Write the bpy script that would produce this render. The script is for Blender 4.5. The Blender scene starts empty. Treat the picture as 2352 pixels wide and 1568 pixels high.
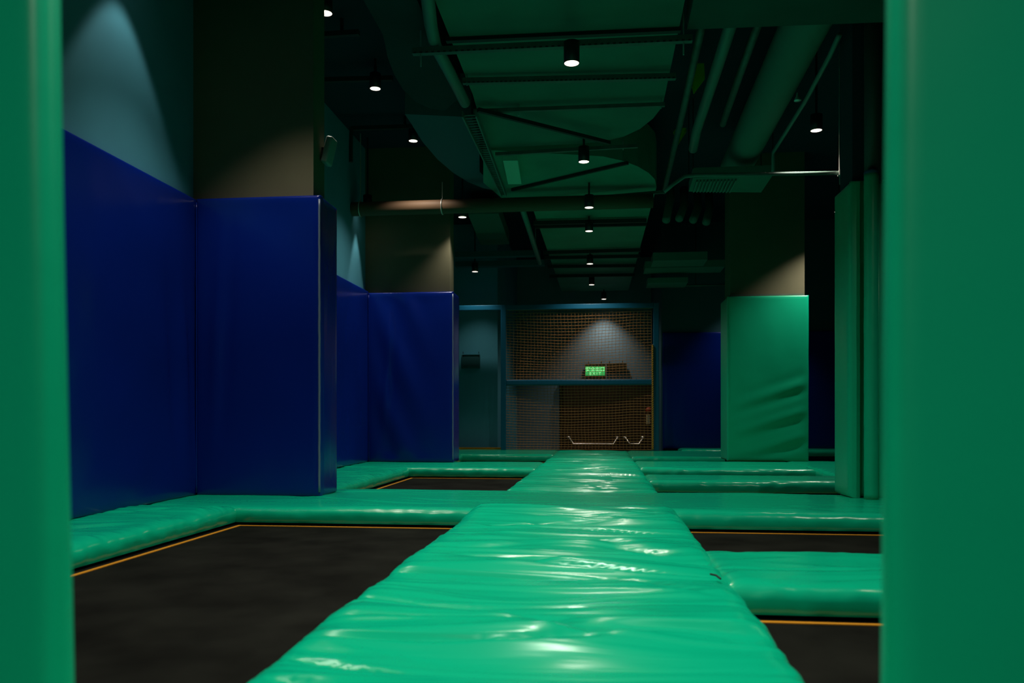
import bpy, bmesh, math, random
from mathutils import Vector, Matrix, noise

random.seed(7)
SC = bpy.context.scene
COL = SC.collection
PI = math.pi

# ------------------------------------------------------------------ camera
FPX, EYE, VPX, HOR = 1870.0, 0.54, 1382.0, 956.0      # focal length (px), eye height, vanishing point, horizon row
YAW = math.atan((VPX - 1176) / FPX)
cam = bpy.data.cameras.new('camera')
cam_o = bpy.data.objects.new('camera', cam)
COL.objects.link(cam_o)
cam.sensor_width = 36.0
cam.lens = 36.0 * FPX / 2352
cam.shift_y = (HOR - 784) / 2352
cam.clip_start = 0.05
cam_o.location = (0, 0, EYE)
cam_o.rotation_euler = (PI / 2, 0, YAW)
cam.dof.use_dof = True
cam.dof.focus_distance = 6.5
cam.dof.aperture_fstop = 3.0
SC.camera = cam_o

# ------------------------------------------------------------------ world, exposure
w = bpy.data.worlds.new('world')
SC.world = w
w.use_nodes = True
w.node_tree.nodes['Background'].inputs[0].default_value = (0.05, 0.5, 0.6, 1)
w.node_tree.nodes['Background'].inputs[1].default_value = 0.002
SC.view_settings.view_transform = 'Standard'
SC.view_settings.look = 'None'
SC.view_settings.gamma = 1
SC.view_settings.exposure = 0.0
LAMP_W = 235.0                                       # one downlight
LAMP_COL = (1.0, 0.90, 0.78)

_s, _c = math.sin(YAW), math.cos(YAW)


def at(x, y, X=None, Y=None, Z=None):
    """World point seen at picture position x, y on the plane X=, Y= or Z=."""
    u, v = (x - 1176) / FPX, (HOR - y) / FPX
    dx, dy = -_s + u * _c, _c + u * _s
    d = X / dx if X is not None else Y / dy if Y is not None else (Z - EYE) / v
    return Vector((d * dx, d * dy, EYE + d * v))


# ------------------------------------------------------------------ materials
def mat(name, col, rough=0.5, spec=0.5, metal=0.0, bump=None, mottle=None, coat=0.0, emit=None, tint=None):
    m = bpy.data.materials.new(name)
    m.use_nodes = True
    nt = m.node_tree
    b = nt.nodes['Principled BSDF']
    b.inputs['Base Color'].default_value = (*col, 1)
    b.inputs['Roughness'].default_value = rough
    b.inputs['Specular IOR Level'].default_value = spec
    b.inputs['Metallic'].default_value = metal
    b.inputs['Coat Weight'].default_value = coat
    b.inputs['Coat Roughness'].default_value = 0.12
    if tint:
        b.inputs['Specular Tint'].default_value = (*tint, 1)
    if emit:
        b.inputs['Emission Color'].default_value = (*emit[0], 1)
        b.inputs['Emission Strength'].default_value = emit[1]
    tc = nt.nodes.new('ShaderNodeTexCoord')
    if mottle:
        amt, scale, stretch = mottle
        mp = nt.nodes.new('ShaderNodeMapping')
        mp.inputs['Scale'].default_value = stretch
        nt.links.new(tc.outputs['Object'], mp.inputs['Vector'])
        n = nt.nodes.new('ShaderNodeTexNoise')
        n.inputs['Scale'].default_value = scale
        n.inputs['Detail'].default_value = 6
        nt.links.new(mp.outputs[0], n.inputs['Vector'])
        r = nt.nodes.new('ShaderNodeValToRGB')
        r.color_ramp.elements[0].position = 0.3
        r.color_ramp.elements[1].position = 0.7
        r.color_ramp.elements[0].color = (*[k * (1 - amt) for k in col], 1)
        r.color_ramp.elements[1].color = (*[k * (1 + amt) for k in col], 1)
        nt.links.new(n.outputs['Fac'], r.inputs[0])
        nt.links.new(r.outputs[0], b.inputs['Base Color'])
    if bump:
        strength, scale, stretch, dist = bump
        mp = nt.nodes.new('ShaderNodeMapping')
        mp.inputs['Scale'].default_value = stretch
        nt.links.new(tc.outputs['Object'], mp.inputs['Vector'])
        n = nt.nodes.new('ShaderNodeTexNoise')
        n.inputs['Scale'].default_value = scale
        n.inputs['Detail'].default_value = 3
        nt.links.new(mp.outputs[0], n.inputs['Vector'])
        bp = nt.nodes.new('ShaderNodeBump')
        bp.inputs['Strength'].default_value = strength
        bp.inputs['Distance'].default_value = dist
        nt.links.new(n.outputs['Fac'], bp.inputs['Height'])
        nt.links.new(bp.outputs[0], b.inputs['Normal'])
    return m


GREEN = (0.0006, 0.40, 0.215)
M = {
    'pvc_green_runner': mat('pvc_green_runner', GREEN, 0.23, 0.24, bump=(0.5, 5.0, (0.25, 2.2, 1.0), 0.012), tint=(0.6, 1.0, 0.9)),
    'pvc_green_cross': mat('pvc_green_cross', GREEN, 0.22, 0.34, bump=(0.3, 4.0, (1.2, 1.6, 1.0), 0.01)),
    'pvc_green_tall': mat('pvc_green_tall', GREEN, 0.33, 0.5, bump=(0.25, 2.2, (1.0, 1.0, 1.6), 0.012)),
    'pvc_blue': mat('pvc_blue', (0.0008, 0.0145, 0.20), 0.22, 0.45, bump=(0.3, 2.0, (1.0, 1.0, 0.5), 0.012)),
    'highlight_piping': mat('highlight_piping', (0.11, 0.16, 0.24), 0.42, 1.0),  # paler than the pads: the edge highlight is put into this colour
    'bed': mat('bed', (0.0075, 0.0085, 0.0068), 0.85, 0.03, mottle=(0.5, 3.0, (1, 1, 1)), bump=(0.4, 180, (1, 1, 1), 0.002)),
    'webbing': mat('webbing', (0.50, 0.22, 0.01), 0.7, 0.2),
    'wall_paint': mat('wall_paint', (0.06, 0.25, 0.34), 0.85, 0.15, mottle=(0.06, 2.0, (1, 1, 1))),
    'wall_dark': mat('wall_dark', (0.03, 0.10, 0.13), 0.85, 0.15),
    'wall_grey': mat('wall_grey', (0.16, 0.25, 0.31), 0.85, 0.15, mottle=(0.05, 2.0, (1, 1, 1))),
    'pillar_paint': mat('pillar_paint', (0.125, 0.12, 0.075), 0.9, 0.15, mottle=(0.08, 2.0, (1, 1, 1))),
    'ceiling': mat('ceiling', (0.018, 0.034, 0.055), 0.9, 0.1),
    'floor': mat('floor', (0.03, 0.035, 0.035), 0.8, 0.2, mottle=(0.2, 3.0, (1, 1, 1))),
    'duct': mat('duct', (0.06, 0.18, 0.135), 0.65, 0.25, mottle=(0.18, 1.5, (1, 1, 1)), bump=(0.3, 3.0, (1, 1, 1), 0.01)),
    'duct_far_lit': mat('duct_far_lit', (0.07, 0.27, 0.19), 0.65, 0.25, mottle=(0.18, 1.5, (1, 1, 1))),  # lighter copy of duct: the stronger light on the far run is in the colour
    'soffit': mat('soffit', (0.03, 0.085, 0.07), 0.75, 0.2, mottle=(0.15, 2.0, (1, 1, 1))),
    'duct_dark': mat('duct_dark', (0.02, 0.035, 0.04), 0.8, 0.2, mottle=(0.15, 2.0, (1, 1, 1))),
    'duct_blue_bounce': mat('duct_blue_bounce', (0.05, 0.11, 0.14), 0.75, 0.2),  # bounce from the blue wall painted into the base colour
    'steel': mat('steel', (0.10, 0.13, 0.115), 0.5, 0.4, metal=0.3, mottle=(0.2, 8, (1, 1, 1))),
    'steel_dark': mat('steel_dark', (0.018, 0.026, 0.026), 0.55, 0.3),
    'pipe_grey': mat('pipe_grey', (0.13, 0.21, 0.18), 0.5, 0.4, metal=0.2),
    'pipe_brown': mat('pipe_brown', (0.13, 0.078, 0.045), 0.6, 0.2),
    'zinc': mat('zinc', (0.62, 0.62, 0.56), 0.35, 0.5, metal=0.7),
    'chrome': mat('chrome', (0.80, 0.72, 0.62), 0.30, 0.5, metal=0.85),
    'lamp_black': mat('lamp_black', (0.012, 0.014, 0.014), 0.45, 0.4),
    'lamp_reflector': mat('lamp_reflector', (0.85, 0.78, 0.70), 0.3, 0.5, emit=((1.0, 0.88, 0.76), 1.3)),
    'lamp_lens': mat('lamp_lens', (0.9, 0.9, 0.85), 0.4, 0.3, emit=((1.0, 0.94, 0.86), 14.0)),
    'goal_blue': mat('goal_blue', (0.004, 0.115, 0.22), 0.4, 0.4),
    'net': mat('net', (0.42, 0.21, 0.07), 0.8, 0.2),
    'rope': mat('rope', (0.62, 0.30, 0.05), 0.75, 0.2),
    'door': mat('door', (0.036, 0.018, 0.005), 0.6, 0.3, mottle=(0.25, 3.0, (6, 1, 0.5))),
    'sign_dark': mat('sign_dark', (0.035, 0.028, 0.010), 0.6, 0.3),
    'sign_green': mat('sign_green', (0.05, 0.5, 0.12), 0.5, 0.3, emit=((0.04, 0.62, 0.14), 0.55)),
    'sign_light': mat('sign_light', (0.5, 0.8, 0.5), 0.5, 0.3, emit=((0.42, 1.0, 0.42), 0.9)),
    'red': mat('red', (0.35, 0.035, 0.012), 0.45, 0.4),
    'cream': mat('cream', (0.62, 0.50, 0.26), 0.6, 0.3),
    'yellow_tag': mat('yellow_tag', (0.85, 0.80, 0.02), 0.6, 0.3),
    'grey_plastic': mat('grey_plastic', (0.18, 0.22, 0.20), 0.5, 0.4),
    'pale_box': mat('pale_box', (0.30, 0.62, 0.46), 0.55, 0.3),
    'plaque': mat('plaque', (0.022, 0.085, 0.10), 0.4, 0.5),
    'cap_blue': mat('cap_blue', (0.003, 0.12, 0.20), 0.45, 0.4),
    'pole_dark': mat('pole_dark', (0.05, 0.042, 0.035), 0.5, 0.4),
    'column_dark': mat('column_dark', (0.02, 0.04, 0.055), 0.8, 0.2),
    'flex': mat('flex', (0.10, 0.20, 0.16), 0.7, 0.2),
}


# ------------------------------------------------------------------ builders
def obj(name, bm, m, parent=None, smooth=False, origin=None):
    """Link bm (world coordinates) as one mesh object; a child is stored relative to its parent's location."""
    if parent is not None:
        off = Vector(parent.location)
        if parent.parent is not None:
            off = off + Vector(parent.parent.location)
    elif origin is not None:
        off = Vector(origin)
    else:
        xs = [v.co for v in bm.verts]
        lo = Vector([min(p[i] for p in xs) for i in range(3)])
        hi = Vector([max(p[i] for p in xs) for i in range(3)])
        off = Vector(((lo.x + hi.x) / 2, (lo.y + hi.y) / 2, lo.z))
    if parent is None:
        bmesh.ops.translate(bm, verts=bm.verts, vec=-off)
        loc = off
    else:                                            # give each part an origin of its own
        xs = [v.co for v in bm.verts]
        ctr = sum(xs, Vector()) / len(xs)
        bmesh.ops.translate(bm, verts=bm.verts, vec=-ctr)
        loc = ctr - off
    bmesh.ops.recalc_face_normals(bm, faces=bm.faces)
    if smooth:
        for f in bm.faces:
            f.smooth = True
    me = bpy.data.meshes.new(name)
    bm.to_mesh(me)
    bm.free()
    me.materials.append(m)
    o = bpy.data.objects.new(name, me)
    COL.objects.link(o)
    o.location = loc
    if parent is not None:
        o.parent = parent
    return o


def tag(o, label, cat, group=None):
    o['label'] = label
    o['category'] = cat
    if group:
        o['group'] = group
    return o


def thing(name, label, cat, loc=(0, 0, 0), group=None):
    o = bpy.data.objects.new(name, None)
    o.empty_display_size = 0.1
    COL.objects.link(o)
    o.location = loc
    return tag(o, label, cat, group)


def struct(name, bm, m, parent=None, label=None, cat=None):
    o = obj(name, bm, m, parent)
    if parent is None:
        o['kind'] = 'structure'
        if label:
            tag(o, label, cat)
    return o


def add_box(bm, x0, x1, y0, y1, z0, z1, bev=0.0):
    r = bmesh.ops.create_cube(bm, size=1)
    bmesh.ops.scale(bm, vec=(abs(x1 - x0), abs(y1 - y0), abs(z1 - z0)), verts=r['verts'])
    bmesh.ops.translate(bm, vec=((x0 + x1) / 2, (y0 + y1) / 2, (z0 + z1) / 2), verts=r['verts'])
    if bev:
        es = list({e for v in r['verts'] for e in v.link_edges})
        bmesh.ops.bevel(bm, geom=es, offset=bev, segments=3, affect='EDGES', profile=0.5)
    return bm


def box(*a, bev=0.0):
    return add_box(bmesh.new(), *a, bev=bev)


def frame_of(d):
    d = d.normalized()
    up = Vector((0, 0, 1)) if abs(d.z) < 0.95 else Vector((0, 1, 0))
    a = d.cross(up).normalized()
    return a, a.cross(d).normalized()


def add_tube(bm, pts, r, seg=12, cap=True):
    pts = [Vector(p) for p in pts]
    rings = []
    a = None
    for i, p in enumerate(pts):
        d = (pts[min(i + 1, len(pts) - 1)] - pts[max(i - 1, 0)])
        if a is None:
            a, b = frame_of(d)
        else:
            d.normalize()
            a = (a - d * a.dot(d)).normalized()
            b = a.cross(d).normalized()
        rr = r[i] if isinstance(r, (list, tuple)) else r
        rings.append([bm.verts.new(p + a * rr * math.cos(t) + b * rr * math.sin(t))
                      for t in (2 * PI * k / seg for k in range(seg))])
    for q, s in zip(rings, rings[1:]):
        for k in range(seg):
            bm.faces.new((q[k], q[(k + 1) % seg], s[(k + 1) % seg], s[k]))
    if cap:
        bm.faces.new(rings[0])
        bm.faces.new(rings[-1])
    return bm


def tube(pts, r, seg=12):
    return add_tube(bmesh.new(), pts, r, seg)


def add_bar(bm, p0, p1, wd, ht):
    """Rectangular bar from p0 to p1."""
    p0, p1 = Vector(p0), Vector(p1)
    a, b = frame_of(p1 - p0)
    v = [bm.verts.new(p + a * sx * wd / 2 + b * sy * ht / 2) for p in (p0, p1)
         for sx, sy in ((-1, -1), (1, -1), (1, 1), (-1, 1))]
    for k in range(4):
        bm.faces.new((v[k], v[(k + 1) % 4], v[4 + (k + 1) % 4], v[4 + k]))
    bm.faces.new(v[:4])
    bm.faces.new(v[4:])
    return bm


def bar(p0, p1, wd, ht):
    return add_bar(bmesh.new(), p0, p1, wd, ht)


def lathe(prof, seg=28, ctr=(0, 0, 0)):
    bm = bmesh.new()
    rings = []
    for r, z in prof:
        if r < 1e-6:
            rings.append([bm.verts.new((ctr[0], ctr[1], ctr[2] + z))])
        else:
            rings.append([bm.verts.new((ctr[0] + r * math.cos(2 * PI * k / seg), ctr[1] + r * math.sin(2 * PI * k / seg), ctr[2] + z))
                          for k in range(seg)])
    for q, s in zip(rings, rings[1:]):
        for k in range(seg):
            if len(q) == 1 and len(s) == 1:
                continue
            if len(q) == 1:
                bm.faces.new((q[0], s[k], s[(k + 1) % seg]))
            elif len(s) == 1:
                bm.faces.new((q[k], q[(k + 1) % seg], s[0]))
            else:
                bm.faces.new((q[k], q[(k + 1) % seg], s[(k + 1) % seg], s[k]))
    return bm


def prism(poly, z0, z1):
    bm = bmesh.new()
    lo = [bm.verts.new((x, y, z0)) for x, y in poly]
    hi = [bm.verts.new((x, y, z1)) for x, y in poly]
    n = len(poly)
    for k in range(n):
        bm.faces.new((lo[k], lo[(k + 1) % n], hi[(k + 1) % n], hi[k]))
    bm.faces.new(lo)
    bm.faces.new(hi)
    return bm


def nz(x, y, z=0.0):
    return noise.noise(Vector((x, y, z)))


def ridge(t):
    return 1.0 - abs(2 * t) if abs(t) < 0.5 else 0.0


EDGE = [(0.0, 1.0), (-0.006, 0.80), (-0.008, 0.55), (-0.003, 0.36), (0.006, 0.22), (0.020, 0.11), (0.042, 0.04), (0.075, 0.0)]


def pad(x0, x1, y0, y1, zt=0.0, th=0.1, step=0.03, step_x=None, wr='x', amp=0.006, seed=0.0, sag=0.0, freq=7.0):
    """Stuffed floor pad: boxed sides, rounded lips with mitred corners, vinyl creases running along wr."""
    def line(a, b, st):
        k = min(1.0, (b - a) / 2 / 0.09)
        lo = [(a + o * k, d) for o, d in EDGE]
        hi = [(b - o * k, d) for o, d in reversed(EDGE)]
        i0, i1 = a + EDGE[-1][0] * k, b - EDGE[-1][0] * k
        n = max(1, int((i1 - i0) / st))
        return lo + [(i0 + (i1 - i0) * j / n, 0.0) for j in range(1, n)] + hi
    xs, ys = line(x0, x1, step_x or step), line(y0, y1, step)
    bm = bmesh.new()
    g = []
    for x, dx in xs:
        row = []
        for y, dy in ys:
            drop = max(dx, dy)
            a, b = (x, y) if wr == 'x' else (y, x)        # a runs along the creases, b across them
            e = min(x - x0, x1 - x, y - y0, y1 - y)
            fade = max(0.0, min(1.0, 1.0 - drop * 1.3)) * min(1.0, 0.35 + max(e, 0) / 0.12)
            warp = 0.45 * nz(a * 1.3, b * 1.0, seed + 3)
            h = 0.9 * nz(a * 0.8, b * freq * 0.5 + warp * freq * 0.25, seed)
            h += 0.75 * nz(a * 1.2, (b + warp * 0.3) * freq, seed + 7)
            h += 0.18 * (ridge(nz(a * 1.6 + 5, (b + warp * 0.2) * freq * 1.9, seed + 11) * 1.6) - 0.5)
            h += 0.05 * nz(a * 3.0, b * freq * 3.4, seed + 19)
            cr = abs(nz(a * 0.9 + 3, (b + warp * 0.3) * freq * 0.75, seed + 31))
            h -= 0.55 * max(0.0, 1 - cr / 0.085) * (0.35 + 0.65 * max(0, min(1, 0.5 + 1.5 * nz(a * 1.1, b * 2.0, seed + 37))))
            z = zt - th * drop + amp * h * fade - sag * max(0.0, 1 - e / 0.3) * 0
            pk = 1.0 if 0.02 < drop < 0.9 else 0.0       # puckers round the lip
            px = py = 0.0
            if pk:
                q = 0.0055 * nz(a * 14 + seed, b * 14, drop * 2)
                if dx >= dy:
                    px = q if x < (x0 + x1) / 2 else -q
                if dy >= dx:
                    py = q if y < (y0 + y1) / 2 else -q
                z += 0.004 * nz(x * 17, y * 17, seed + 2)
            row.append(bm.verts.new((x + px, y + py, z)))
        g.append(row)
    for i in range(len(xs) - 1):
        for j in range(len(ys) - 1):
            bm.faces.new((g[i][j], g[i + 1][j], g[i + 1][j + 1], g[i][j + 1]))
    bmesh.ops.remove_doubles(bm, verts=bm.verts, dist=1e-6)
    return bm


def slab(ctr, ux, uy, un, L, Hh, T, r=0.02, amp=0.004, step=0.05, seed=0.0, folds=None, lean=0.0):
    """Upright padded panel: length L along ux, height Hh along uy from its foot, thickness T along un (towards the viewer)."""
    def line(n0, n1, st):
        lo = [(n0, 1.0), (n0, 0.45), (n0 + r * 0.12, 0.26), (n0 + r * 0.4, 0.1), (n0 + r, 0.0)]
        hi = [(n1 - r, 0.0), (n1 - r * 0.4, 0.1), (n1 - r * 0.12, 0.26), (n1, 0.45), (n1, 1.0)]
        n = max(1, int((n1 - n0 - 2 * r) / st))
        return lo + [(n0 + r + (n1 - n0 - 2 * r) * j / n, 0.0) for j in range(1, n)] + hi
    rr = r / T
    us, vs = line(-L / 2, L / 2, step), line(0, Hh, step)
    bm = bmesh.new()
    ctr, ux, uy, un = Vector(ctr), Vector(ux), Vector(uy), Vector(un)
    g = []
    for u, du in us:
        row = []
        for v, dv in vs:
            d = max(du, dv)
            dep = d if d > 0.5 else d * min(1.0, rr * 1.6)
            t = T * (1 - dep)
            e = min(u + L / 2, L / 2 - u, v, Hh - v)
            k = max(0, min(1, e / 0.12))
            t += amp * k * (nz(u * 1.6, v * 1.1, seed) + 0.5 * nz(u * 4.5, v * 2.6, seed + 4))
            if folds:
                t += folds(u, v) * k
            p = 0.004 * nz(u * 3, v * 3, seed + 9) if du > 0 or dv > 0 else 0
            row.append(bm.verts.new(ctr + ux * (u + (p if du > 0 else 0)) + uy * v + un * (t + lean * v)))
        g.append(row)
    for i in range(len(us) - 1):
        for j in range(len(vs) - 1):
            bm.faces.new((g[i][j], g[i + 1][j], g[i + 1][j + 1], g[i][j + 1]))
    return bm


XV, YV, ZV = Vector((1, 0, 0)), Vector((0, 1, 0)), Vector((0, 0, 1))

# ------------------------------------------------------------------ the setting
WL = -2.82                # wall beside the court
WR = 4.4
CZ = 3.75                 # ceiling
FZ = -0.95                # floor the court stands on
Y_END, Y_DOOR = 13.45, 16.6
ax0 = at(1143, 900, Y=Y_END).x
ax1 = at(1515, 900, Y=Y_END).x + 0.05
struct('floor', box(WL - 0.3, WR + 0.3, -3.2, 17, FZ - 0.1, FZ), M['floor'])
struct('ceiling', box(WL - 0.3, WR + 0.3, -3.2, 17, CZ, CZ + 0.1), M['ceiling'])
struct('wall_left', box(WL - 0.2, WL, -3.2, Y_END, FZ, CZ), M['wall_paint'])
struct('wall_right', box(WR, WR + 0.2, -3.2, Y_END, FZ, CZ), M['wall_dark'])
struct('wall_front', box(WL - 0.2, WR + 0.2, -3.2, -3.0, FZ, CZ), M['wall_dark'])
bl = box(WL - 0.2, ax0, Y_END, Y_DOOR, FZ, CZ)
struct('wall_back_left', bl, M['wall_paint'])
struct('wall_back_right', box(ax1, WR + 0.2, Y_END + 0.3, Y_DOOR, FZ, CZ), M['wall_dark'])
struct('wall_back', box(ax0 - 0.2, ax1 + 0.2, Y_DOOR, Y_DOOR + 0.2, FZ, CZ), M['wall_grey'])

# pillars standing against the side wall, and the two free ones
P1X = at(720, 440, Y=5.38).x
pil = struct('pillar_near', box(WL, P1X, 5.38, 5.60, FZ, CZ), M['pillar_paint'],
             label='grey-brown painted pillar above the near blue padding', cat='pillar')
pil.name = 'wall_pillar'
P2X = at(1033, 640, Y=9.52).x
struct('wall_pillar', box(WL, P2X, 9.52, 9.78, FZ, CZ), M['pillar_paint'],
       label='grey-brown painted pillar above the farther blue padding', cat='pillar')
G0, G1 = at(1677, 600, Y=10.2).x, at(1848, 600, Y=10.2).x
struct('square_pillar', box(G0, G1, 10.2, 10.62, FZ, CZ), M['pillar_paint'],
       label='grey-brown square pillar rising from the boxy green column pad', cat='pillar')
C0 = at(1930, 250, Y=6.0).x
struct('square_pillar', box(C0, C0 + 0.9, 5.72, 6.0, FZ, CZ), M['column_dark'],
       label='dark square pillar behind the blue-capped green foam roll', cat='pillar')

# ------------------------------------------------------------------ trampolines
RX0, RX1 = -0.715, 0.415           # edges of the runner
BZ = -0.115


def trampoline(x0, x1, y0, y1, label):
    t = thing('trampoline', label, 'trampoline', ((x0 + x1) / 2, (y0 + y1) / 2, FZ), 'trampolines of the court')
    m = 0.035
    obj('jump_bed', box(x0 - 0.25, x1 + 0.25, y0 - 0.25, y1 + 0.25, BZ - 0.012, BZ), M['bed'], t)
    wb = bmesh.new()
    wd = 0.022
    a0, a1, b0, b1 = x0 + m, x1 - m, y0 + m, y1 - m
    add_box(wb, a0, a1, b1 - wd, b1, BZ, BZ + 0.003)
    add_box(wb, a0, a1, b0, b0 + wd, BZ, BZ + 0.003)
    add_box(wb, a0, a0 + wd, b0 + wd, b1 - wd, BZ, BZ + 0.003)
    add_box(wb, a1 - wd, a1, b0 + wd, b1 - wd, BZ, BZ + 0.003)
    obj('border_webbing', wb, M['webbing'], t)
    fr = bmesh.new()
    for xx in (x0 - 0.2, x1 + 0.2):
        add_bar(fr, (xx, y0 - 0.2, BZ - 0.04), (xx, y1 + 0.2, BZ - 0.04), 0.05, 0.05)
        for yy in (y0 - 0.1, y1 + 0.1):
            add_bar(fr, (xx, yy, FZ), (xx, yy, BZ - 0.06), 0.05, 0.05)
    for yy in (y0 - 0.2, y1 + 0.2):
        add_bar(fr, (x0 - 0.2, yy, BZ - 0.04), (x1 + 0.2, yy, BZ - 0.04), 0.05, 0.05)
    obj('steel_frame', fr, M['steel_dark'], t)
    return t


SX1 = -2.205                       # inner edge of the side strip
SX2 = -2.05
AY0, AY1 = 4.72, 5.93
CY0, CY1 = 8.52, 9.75
trampoline(SX1, RX0, 0.6, AY0, 'large black trampoline bed nearest the camera, beside the long blue wall pad')
trampoline(SX2, RX0, AY1, CY0, 'black trampoline bed between the two blue padded pillars')
trampoline(-2.02, RX0, CY1, 11.6, 'narrow black trampoline bed in front of the wall with the dark plaque')
trampoline(RX1, 2.6, 0.6, 2.71, 'black trampoline bed in the near corner by the tall blurred green pad')
trampoline(RX1, 2.6, 3.40, AY0, 'black trampoline bed just before the blue-capped green foam roll')
trampoline(RX1, 2.9, AY1, 7.02, 'thin sliver of black trampoline bed just beyond the foam roll')
trampoline(RX1, 2.2, 7.75, 8.72, 'hidden-edged black trampoline bed just before the boxy green column pad')
trampoline(RX1, 3.6, 10.05, 11.15, 'black trampoline bed beside and behind the boxy green column pad')

# ------------------------------------------------------------------ floor pads
FP = 'green floor pads between the trampolines'
T = 0.10


def fpad(bm, m, label):
    return tag(obj('floor_pad', bm, m, None, True), label, 'pad', FP)


fpad(pad(RX0 - 0.03, RX1 + 0.015, -0.6, AY0 + 0.16, 0.012, 0.12, 0.009, 0.035, 'x', 0.040, 1.3, freq=6.0), M['pvc_green_runner'],
     'wide creased green runner pad leading up the middle from the camera')
fpad(pad(RX0 + 0.01, RX1 - 0.005, AY1 - 0.06, CY0 + 0.75, 0.006, 0.11, 0.010, 0.04, 'x', 0.032, 4.1, freq=7.0), M['pvc_green_runner'],
     'creased green runner pad in the middle, just beyond the first crossing strip')
fpad(pad(RX0 + 0.02, RX1 - 0.01, CY0 + 0.73, 12.95, 0.006, 0.11, 0.016, 0.06, 'x', 0.028, 6.2, freq=6.0), M['pvc_green_runner'],
     'last green runner pad, ending at the foot of the netted goal')
fpad(pad(WL, 2.75, AY0, AY1, 0.0, T, 0.014, 0.022, 'x', 0.009, 9.3, freq=3.0), M['pvc_green_cross'],
     'long green crossing strip under the near blue padded pillar and the foam roll')
fpad(pad(WL, SX1, 0.4, AY0 + 0.01, 0.0, T, 0.010, 0.02, 'x', 0.024, 12.7, freq=5.5), M['pvc_green_cross'],
     'creased green strip along the foot of the long blue wall pad')
fpad(pad(WL, SX2, AY1 - 0.01, CY0 + 0.01, 0.0, T, 0.012, 0.02, 'x', 0.020, 15.1, freq=6.0), M['pvc_green_cross'],
     'green strip along the wall between the two blue padded pillars')
fpad(pad(WL, RX0 + 0.03, CY0, CY1, 0.0, T, 0.02, 0.02, 'x', 0.010, 18.9, freq=5.0), M['pvc_green_cross'],
     'green crossing strip at the foot of the farther blue padded pillar')
fpad(pad(-2.6, -2.0, CY1 - 0.01, 11.6, 0.0, T, 0.03, 0.03, 'x', 0.005, 21.9, freq=6.0), M['pvc_green_cross'],
     'short green strip beyond the farther blue padded pillar')
fpad(pad(-2.6, RX0 + 0.04, 11.58, 13.25, 0.0, T, 0.03, 0.03, 'x', 0.005, 23.9, freq=5.0), M['pvc_green_cross'],
     'green crossing strip in front of the wall with the plaque')
fpad(pad(RX1 - 0.02, 2.6, 2.70, 3.41, 0.0, T, 0.014, 0.018, 'x', 0.017, 25.5, freq=4.0), M['pvc_green_cross'],
     'short broad green crossing pad nearest the camera, joining the runner')
fpad(pad(RX1 - 0.02, 2.9, 7.0, 7.76, 0.0, T, 0.018, 0.022, 'x', 0.010, 28.5, freq=5.0), M['pvc_green_cross'],
     'green crossing pad halfway between the foam roll and the boxy column pad')
fpad(pad(RX1 - 0.02, 2.22, 8.70, 10.06, 0.0, T, 0.02, 0.025, 'x', 0.010, 31.5, freq=5.0), M['pvc_green_cross'],
     'green crossing pad at the foot of the boxy green column pad')
fpad(pad(2.2, 3.6, 7.75, 10.3, 0.0, T, 0.03, 0.025, 'x', 0.006, 33.5, freq=5.0), M['pvc_green_cross'],
     'green pad filling the corner beside the boxy green column pad')
fpad(pad(RX1 - 0.02, 2.3, 11.12, 13.1, 0.0, T, 0.03, 0.03, 'x', 0.005, 36.5, freq=5.0), M['pvc_green_cross'],
     'green pad behind the boxy column, before the netted goal')
fpad(pad(1.25, WR, 13.12, 13.68, 0.02, T, 0.03, 0.03, 'x', 0.004, 38.5, freq=5.0), M['pvc_green_cross'],
     'farthest green strip along the foot of the far blue wall pads')
lp = at(1055, 1033, Y=13.2)
tag(obj('edge_strip', box(lp.x - 0.3, at(1152, 1033, Y=13.2).x, 13.2, 13.26, 0.0, 0.03), M['webbing']),
    'orange-yellow edging strip at the foot of the wall with the plaque', 'strip')
# small black slit where the near crossing pad meets the runner
tag(obj('strap_end', tube([at(1632, 1318, Z=0.018), at(1645, 1321, Z=0.02), at(1655, 1329, Z=0.016)], 0.0035, 6), M['steel_dark']),
    'short dark strap end at the seam of the runner and the near crossing pad', 'strap')

# ------------------------------------------------------------------ blue wall pads
def wrinkle_corner(u, v):
    return 0.0


BP = 'blue padding of the wall and pillars'
fold = lambda u, v: 0.022 * (math.exp(-((u - 2.14 + 0.05 * v) / 0.05) ** 2) - 0.8 * math.exp(-((u - 2.03 + 0.08 * v) / 0.06) ** 2)) * math.exp(-((v - 0.85) / 0.5) ** 2)
t = tag(obj('wall_pad', slab((WL, 3.05, 0.0), YV, ZV, XV, 4.75, 2.03, 0.06, 0.02, 0.010, 0.035, 2.0, fold), M['pvc_blue'], None, True),
        'long blue vinyl wall pad running from the camera to the near pillar', 'wall pad', BP)
tag(obj('wall_pad', slab((WL, 7.55, 0.0), YV, ZV, XV, 3.84, 2.03, 0.06, 0.02, 0.006, 0.05, 5.0), M['pvc_blue'], None, True),
    'blue vinyl wall pad recessed between the two blue padded pillars', 'wall pad', BP)


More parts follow.
